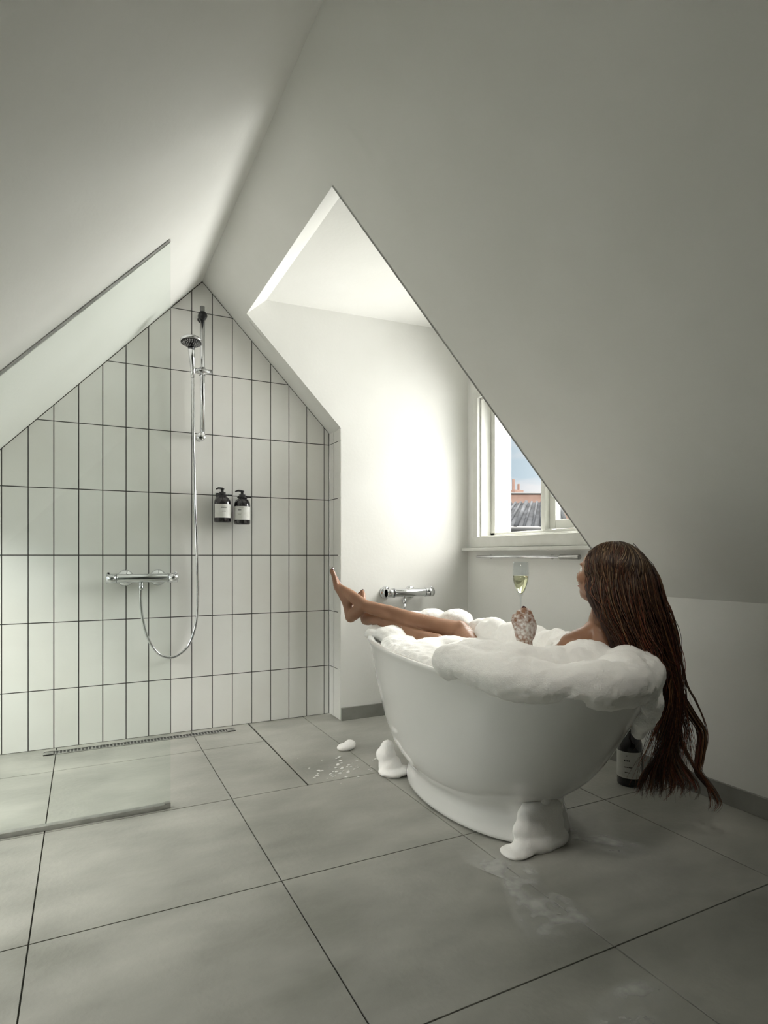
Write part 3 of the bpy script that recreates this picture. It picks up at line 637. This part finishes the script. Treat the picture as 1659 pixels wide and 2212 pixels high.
foot(AB, (1.228, 2.640, .588), (1.238, 2.735, .672), (1.245, 2.77, .712), (-.75, .35, -.15))
# arms
WR = V3((1.305, 1.555, .603)); EL = V3((1.352, 1.60, .395))
pe.limb([SL_, SL_.lerp(EL, .5) + V3((-.02, 0, 0)), EL], [.042, .036, .031]); pe.limb([EL, EL.lerp(WR, .4), WR], [.033, .034, .023])
ER = V3((1.52, 1.60, .40)); WR2 = V3((1.50, 1.82, .40))
pe.limb([SR_, SR_.lerp(ER, .5), ER], [.042, .036, .031]); pe.limb([ER, WR2], [.032, .023]); pe.ball(WR2 + V3((-.02, .05, 0)), (.03, .045, .016))
for k in range(4): pe.limb([WR2 + V3((-.04 + .014 * k, .08, 0)), WR2 + V3((-.045 + .015 * k, .12, -.005)), WR2 + V3((-.045 + .015 * k, .145, -.02))], [.009, .0085, .007])
pe.limb([WR2 + V3((.01, .03, 0)), WR2 + V3((.03, .07, .0))], [.011, .009])
# left hand round the stem: palm behind, fingers curl forward to the stem
FW = V3((.4486, .8937, 0)); RG = V3((.8937, -.4486, 0)); ZU = V3((0, 0, 1))
HB = WR + V3((0, 0, .0))
def hnd(r_, f_, u_): return HB + RG * r_ + FW * f_ + ZU * u_
pe.limb([hnd(0, 0, 0), hnd(-.004, -.002, .035), hnd(-.008, 0, .075)], [.023, .024, .026])
STEM = hnd(-.008, .038, 0)
kn = [(-.036, .082, .0), (-.019, .092, -.005), (-.001, .094, -.006), (.016, .088, -.003)]     # little .. index knuckles
for k, (r_, u_, f_) in enumerate(kn):
    pe.limb([hnd(-.004 + (k - 1.5) * .008, 0, .02), hnd(r_, f_, u_)], [.015, .0125])
    rr_ = (.0078, .0088, .0092, .0088)[k]
    p1 = hnd(r_ * .9 - .001, f_ + .022, u_ + (.012, .016, .020, .022)[k]); p2 = hnd(r_ * .6 - .004, f_ + .043, u_ + (.002, .006, .012, .016)[k]); p3 = hnd(r_ * .25 - .006, f_ + .048, u_ - (.014, .012, .006, .0)[k])
    pe.limb([hnd(r_, f_, u_), p1, p2, p3], [.0115, rr_ * 1.05, rr_, rr_ * .88])
    nails.append((p3 + FW * rr_ * .6, (p3 - p2).normalized(), (FW * .9 + RG * .1).normalized(), rr_ * .6))
T0, T1, T2, T3 = hnd(.016, .008, .03), hnd(.029, .022, .062), hnd(.016, .022, .096), hnd(-.001, .023, .121)
pe.limb([T0, T1, T2, T3], [.016, .0135, .0105, .0088]); nails.append((T3 - FW * .0068 + ZU * .001, (T3 - T2).normalized(), -FW, .0062))
def suds_amt(p):
    a = max(0, 1 - (p - hnd(0, 0, .05)).length / .15) * .80
    a = max(a, .75 * max(0, 1 - (p - (KA + V3((.03, -.05, .0)))).length / .085)); a = max(a, .42 * max(0, 1 - (p - KA.lerp(AA, .35) - V3((0, 0, .03))).length / .09))
    a = max(a, .5 * max(0, 1 - (p - KB.lerp(AB, .5) - V3((-.03, 0, -.02))).length / .12))
    return a
body = pe.fuse('person', M['skin'], .0034, 5)
tag(body, 'person with very long auburn hair lying in the foam bath, legs over its far rim', 'person')
at_ = body.data.attributes.new('suds', 'FLOAT', 'POINT'); at_.data.foreach_set('value', [suds_amt(v_.co) for v_ in body.data.vertices])
for i_, (c_, d_, n_, r_) in enumerate(nails):
    s_ = d_.cross(n_).normalized(); V, F = unit_ico(2); nm = MB()
    nm.add([c_ + s_ * p.x * r_ + d_ * p.y * r_ * 1.3 + n_ * p.z * r_ * .35 for p in V], F, 0, True)
    nl = nm.build('toenail' if i_ < 10 else 'fingernail', M['nail'], body); nl['label'] = 'dark polished nail'
for s in (-1, 1):
    b = MB(); V, F = unit_ico(3); c_ = hp(s * .029, .068, -.002); b.add([c_ + HM @ (p * .0125) for p in V], F, 0, True)
    eo = b.build('eye', M['eye'], body); b = MB(); b.add([c_ + HM @ V3((p.x * .0055, .0095 + p.y * .0035, p.z * .0055)) for p in V], F, 0, True); b.build('iris', M['iris'], eo)
b = MB(); V, F = unit_ico(2)
for u_ in (-.054, -.062): b.add([hp(0, .085, u_) + HM @ V3((p.x * .019, p.y * .006, p.z * .0042)) for p in V], F, 0, True)
b.build('lips', M['lip'], body)

# ------------------------------------------------------------ hair
def PX(a, z, d):                      # sideways, height, depth from the eye point, in metres
    return FW * d + RG * a + ZU * z
def G(*pts): return [PX(u, z, d) for u, z, d in pts]
guides = [   # root -> tip
 G((.715, .915, 1.93), (.668, .86, 1.90), (.655, .80, 1.87), (.668, .735, 1.84), (.70, .665, 1.82), (.715, .605, 1.81), (.722, .57, 1.80), (.725, .55, 1.80)),
 G((.74, .928, 1.92), (.705, .87, 1.86), (.70, .79, 1.83), (.715, .71, 1.81), (.735, .64, 1.79), (.75, .60, 1.78), (.757, .57, 1.78), (.76, .55, 1.78)),
 G((.765, .93, 1.91), (.75, .87, 1.83), (.755, .78, 1.80), (.775, .69, 1.79), (.795, .63, 1.78), (.81, .60, 1.78), (.825, .57, 1.78), (.83, .55, 1.78)),
 G((.775, .928, 1.91), (.785, .87, 1.84), (.79, .78, 1.82), (.805, .69, 1.81), (.825, .62, 1.81), (.862, .54, 1.83), (.885, .44, 1.84), (.855, .33, 1.84), (.82, .25, 1.84), (.80, .18, 1.84)),
 G((.785, .922, 1.92), (.815, .86, 1.86), (.825, .77, 1.84), (.845, .68, 1.83), (.865, .59, 1.84), (.89, .50, 1.85), (.89, .40, 1.86), (.88, .30, 1.86), (.87, .21, 1.86), (.87, .15, 1.86)),
 G((.79, .915, 1.93), (.835, .85, 1.89), (.85, .77, 1.87), (.865, .69, 1.86), (.885, .60, 1.87), (.90, .50, 1.88), (.90, .41, 1.89), (.905, .32, 1.89), (.905, .22, 1.89), (.90, .17, 1.89)),
 G((.795, .905, 1.94), (.84, .835, 1.92), (.86, .77, 1.90), (.885, .69, 1.89), (.90, .61, 1.89), (.91, .52, 1.90), (.925, .43, 1.91), (.945, .34, 1.91), (.955, .26, 1.91), (.96, .20, 1.91)),
 G((.74, .92, 1.95), (.78, .90, 1.96), (.83, .83, 1.95), (.85, .74, 1.94), (.87, .64, 1.93), (.89, .54, 1.92), (.91, .45, 1.92), (.92, .36, 1.92), (.915, .27, 1.92), (.91, .19, 1.92)),
]
NS = 26
GP = [catmull(g_, NS) for g_ in guides]
# soft dark mass under the strands
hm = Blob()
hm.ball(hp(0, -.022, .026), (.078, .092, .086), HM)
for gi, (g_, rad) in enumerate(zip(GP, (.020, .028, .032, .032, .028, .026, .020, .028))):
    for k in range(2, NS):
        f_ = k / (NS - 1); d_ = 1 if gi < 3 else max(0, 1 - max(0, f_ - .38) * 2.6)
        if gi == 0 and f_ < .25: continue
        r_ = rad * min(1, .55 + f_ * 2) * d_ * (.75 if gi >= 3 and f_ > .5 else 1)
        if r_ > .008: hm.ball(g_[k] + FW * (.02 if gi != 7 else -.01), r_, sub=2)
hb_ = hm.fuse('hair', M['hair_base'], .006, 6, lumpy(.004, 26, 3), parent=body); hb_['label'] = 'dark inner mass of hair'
random.seed(21)
hv = []; hf = []; htint = []
def strand(pts, rad, col0, col1, seg=4):
    b = len(hv); n = len(pts); T = [(pts[min(i + 1, n - 1)] - pts[max(i - 1, 0)]).normalized() for i in range(n)]; u = T[0].cross(V3((.3, .2, 1))).normalized()
    for i in range(n):
        u = (u - T[i] * u.dot(T[i])).normalized(); w = T[i].cross(u); r_ = rad * (1 - .85 * (i / (n - 1)) ** 2) * (.6 + .4 * min(1, i / 3)); c = [a * (1 - i / (n - 1)) + b_ * i / (n - 1) for a, b_ in zip(col0, col1)]
        for k in range(seg): t = 2 * math.pi * k / seg; hv.append(pts[i] + u * math.cos(t) * r_ + w * math.sin(t) * r_); htint.append((*c, 1))
    hf.extend((b + i * seg + k, b + i * seg + (k + 1) % seg, b + (i + 1) * seg + (k + 1) % seg, b + (i + 1) * seg + k) for i in range(n - 1) for k in range(seg))
def wave(pts, amp, fr, ph, ph2):
    n = len(pts); return [p + RG * amp * math.sin(fr * i / n * 6.28 + ph) * (i / n) ** .8 + FW * amp * math.cos(fr * i / n * 6.28 + ph2) * (i / n) ** .8 for i, p in enumerate(pts)]
def colours():
    t = random.random()
    root = (.36, .25, .14) if t < .16 else (.12, .07, .036) if t < .5 else (.045, .02, .011)
    k = random.uniform(.35, .85); root = [c * k for c in root]
    tip = (.30, .105, .048) if random.random() < .35 else (.06, .02, .011)
    return root, [c * random.uniform(.6, 1.1) for c in tip]
for n in range(2100):
    a = random.random() * 6.999; i = int(a); t = a - i
    if i == 6: t = random.random()
    j = i + 1
    P0, P1 = GP[i], GP[j]; end = random.choice((random.uniform(.45, .62), random.uniform(.5, .75), random.uniform(.6, .9), random.uniform(.85, 1.02)))
    off = V3((random.gauss(0, .007), random.gauss(0, .007), random.gauss(0, .004))); pts = []
    fan = random.gauss(0, 1); dep = random.gauss(0, 1); flyer = random.random() < .05
    sharp = min(1, max(0, t))
    cl = round(t * 3) / 3 * .6 + t * .4
    for k in range(NS):
        f_ = k / (NS - 1) * min(1, end); x = f_ * (NS - 1); q0 = min(int(x), NS - 2); y = x - q0
        m_ = cl if f_ > .3 else t + (cl - t) * f_ / .3
        p = (P0[q0].lerp(P0[q0 + 1], y)).lerp(P1[q0].lerp(P1[q0 + 1], y), m_)
        sp = .009 + .05 * max(0, f_ - .60) + (.02 * f_ if flyer else 0)
        p = p + off * (1 + f_) + RG * fan * sp * min(1, f_ * 3) + FW * (dep * .010 * min(1, f_ * 2) - .004); pts.append(p)
    # keep strands outside the skull
    for k in range(8):
        d_ = pts[k] - hp(0, -.02, .022); loc = HM.transposed() @ d_; e_ = V3((loc.x / .080, loc.y / .096, loc.z / .088)).length
        if e_ < 1.0: pts[k] = hp(0, -.02, .022) + d_ / max(e_, .2) * random.uniform(1.0, 1.05)
    c0, c1 = colours(); strand(wave(pts, random.uniform(.002, .011), random.uniform(1.2, 3.4), random.random() * 6.28, random.random() * 6.28), random.uniform(.0009, .0021), c0, c1)
# cap strands running from the parting over the skull
for n in range(750):
    th0 = random.uniform(-1.55, 1.55); pts = []; lift = random.uniform(.98, 1.04); u0 = random.uniform(-.2, .15)
    for k in range(14):
        f_ = k / 13; lat_ = th0 * (0.12 + .88 * min(1, f_ * 1.6)); el = 1.25 - f_ * 1.9
        x = math.sin(lat_) * math.cos(max(el, -.4)) ; y = -math.cos(lat_) * math.cos(el) * (1 if abs(th0) < 1.3 else .8) + .35 * (1 - f_); z = math.sin(el)
        d_ = V3((x, y, z)).normalized(); drop = max(0, f_ - .6) * .10
        pts.append(hp(0, -.02, .022) + HM @ V3((d_.x * .083 * lift, d_.y * .099 * lift, d_.z * .091 * lift)) - ZU * drop + RG * .02 * f_)
    c0, c1 = colours(); strand(wave(pts, .003, 1.5, random.random() * 6.28, 0), random.uniform(.001, .0020), c0, c0)
# long loose locks that hang apart from the mass
def lock(pts, n, spread_, rad, wv=.004):
    base = catmull(pts, 30)
    for _ in range(n):
        o_ = V3((random.gauss(0, 1), random.gauss(0, 1), random.gauss(0, .5))) * spread_; e_ = random.uniform(.8, 1)
        c0, c1 = colours(); P = [p + o_ * (1 - .45 * (i / 29) ** 2) for i, p in enumerate(base[:max(8, int(30 * e_))])]
        strand(wave(P, wv, 1.6, random.random() * .8, 1), rad, c0, c1)
lock(G((.93, .60, 1.88), (.95, .50, 1.88), (.985, .44, 1.88), (1.01, .37, 1.88), (1.012, .30, 1.88), (.995, .25, 1.88)), 9, .0022, .0011)
lock(G((.93, .46, 1.88), (.965, .40, 1.88), (1.0, .34, 1.88), (.99, .26, 1.87), (.985, .22, 1.87), (1.02, .17, 1.87), (1.045, .125, 1.87), (1.03, .09, 1.87)), 55, .006, .0014)
lock(G((.90, .40, 1.86), (.93, .31, 1.86), (.97, .24, 1.86), (1.0, .20, 1.86), (1.015, .13, 1.86), (1.012, .10, 1.86)), 16, .003, .0012)
lock(G((.885, .66, 1.87), (.905, .60, 1.88), (.925, .53, 1.88), (.915, .47, 1.88), (.925, .40, 1.88)), 14, .003, .0011)
for k in range(60):
    x = random.uniform(.79, .97); lock(G((.89 + random.uniform(-.02, .03), .36, 1.85), (x * .4 + .53, .28, 1.85), (x, .20, 1.85 + random.uniform(-.03, .04)), (x + random.uniform(-.02, .03), random.uniform(.13, .17), 1.86)), 7, .0025, .0010)
for k in range(16):
    lock(G((.69, .88 - .005 * k, 1.9), (.66, .84, 1.9), (.652, .80 - .002 * k, 1.9), (.655, .76, 1.89), (.67, .72 - .004 * k, 1.87)), 5, .004, .0010)
for k in range(14):
    a = random.uniform(.5, 1); a = random.random(); lock(G((.825 + .01 * a, .87 - .05 * a, 1.9), (.858 + .012 * a, .80 + .02 * a, 1.9), (.872 + .02 * a, .76 - .02 * a, 1.89), (.888 + .02 * a, .71 - .03 * a, 1.89), (.90 + .03 * a, .68 - .06 * a, 1.89)), 3, .004, .0009, .006)
me = bpy.data.meshes.new('hair_strands'); me.from_pydata([tuple(p) for p in hv], [], hf); me.update()
ho_ = link('hair_strands', me, M['hair'], body); ca = me.color_attributes.new('tint', 'FLOAT_COLOR', 'POINT'); ca.data.foreach_set('color', [c for t in htint for c in t])
for p in me.polygons: p.use_smooth = True
ho_['label'] = 'long auburn strands with lighter highlights'

# ------------------------------------------------------------ champagne flute in the hand
fe = tag(empty('champagne_flute', tuple(STEM + ZU * .088)), 'clear stemmed glass of pale sparkling wine held up by the person', 'glass')
b = MB()
b.lathe([(0, 0), (.026, .0005), (.026, .002), (.006, .004), (.0028, .010), (.0026, .062), (.004, .070), (.008, .076), (.0135, .086), (.0205, .106), (.0255, .126), (.027, .145), (.0262, .165), (.0245, .188), (.0245, .188), (.0236, .188), (.0253, .165), (.026, .145), (.0246, .126), (.0196, .106), (.0125, .087), (.006, .080), (0, .078)], seg=40); b.build('glass_bowl', M['crystal'], fe)
b = MB(); b.lathe([(0, .0795), (.0058, .081), (.012, .088), (.019, .107), (.0241, .127), (.0254, .141), (0, .141)], seg=40); b.build('wine', M['wine'], fe)

# ------------------------------------------------------------ outside
M['zinc'] = noise_col(mat('zinc_roof', (.2, .21, .22), .9, spec=.1), (.014, .015, .017), (.034, .036, .040), 3, stretch=(1, 1, 1))
M['brick'] = noise_col(mat('red_brick', (.4, .2, .14), .8), (.10, .055, .04), (.13, .08, .062), 2)
M['render'] = noise_col(mat('cream_render', (.5, .48, .38), .8), (.76, .74, .64), (.80, .78, .70), 2)
M['lead'] = mat('dark_gutter', (.04, .04, .04), .6)
def PW(u, v_, D): return FW * D + RG * ((u - 829.5) / 1290 * D) + ZU * (.9 + (1200 - v_) / 1290 * D)
A, B = V3((9.3, 12.3, 2.22)), V3((10.75, 11.55, 2.26)); A2, B2 = V3((7.55, 11.1, 1.50)), V3((9.55, 10.0, 1.50))
nb = tag(empty('house', (9, 11, -6)), 'neighbouring house with grey standing seam roof, seen through the window', 'building')
def rel(p): return V3(p) - V3((9, 11, -6))
b = MB(); nrm = (B - A).cross(A2 - A).normalized(); nrm = nrm if nrm.z < 0 else -nrm
b.prism([rel(A), rel(B), rel(B2), rel(A2)], nrm * .08)
for k in range(13):
    f_ = k / 12; p, q_ = rel(A.lerp(B, f_)), rel(A2.lerp(B2, f_)); b.tube([p - nrm * .02, q_ - nrm * .02], .03 if k % 3 else .05, 6)
b.build('roof', M['zinc'], nb)
b = MB(); back = V3((1.6, 1.9, 0)); b.prism([rel(A2 + V3((.1, .1, -.05))), rel(B2 + V3((.1, .1, -.05))), rel((B2.x + .1, B2.y + .1, -6)), rel((A2.x + .1, A2.y + .1, -6))], back)
b.prism([rel(B2), rel(B), rel(B + back * .9 + V3((0, 0, -.5))), rel((B.x + 1.4, B.y + 1.7, -6)), rel((B2.x, B2.y, -6))], V3((-.05, .1, 0))); b.build('wall', M['render'], nb)
b = MB(); b.tube([rel(A2), rel(B2)], .05, 8); b.build('gutter', M['lead'], nb)
bh = tag(empty('far_building', (16, 21, -6)), 'pale red building with chimney rising behind the grey roof outside', 'building')
c0 = V3((16, 21, -6)); b = MB(); p0, p1 = V3((14.2, 22.0, 0)) - c0, V3((19, 19.5, 0)) - c0
b.prism([(p0.x, p0.y, 0), (p1.x, p1.y, 0), (p1.x, p1.y, 9.56), (p0.x, p0.y, 9.56)], (2, 3, 0)); b.build('wall', M['brick'], bh)
b = MB(); b.box((1.25, .3, 9.3), (1.75, .8, 9.86)); b.box((1.30, .45, 9.86), (1.38, .55, 10.35)); b.box((1.6, .45, 9.86), (1.66, .55, 10.15)); b.build('chimney', M['brick'], bh)
b = MB(); b.tube([(p0.x, p0.y, 9.6), (p1.x, p1.y, 9.6)], .05, 6); b.build('coping', M['lead'], bh)
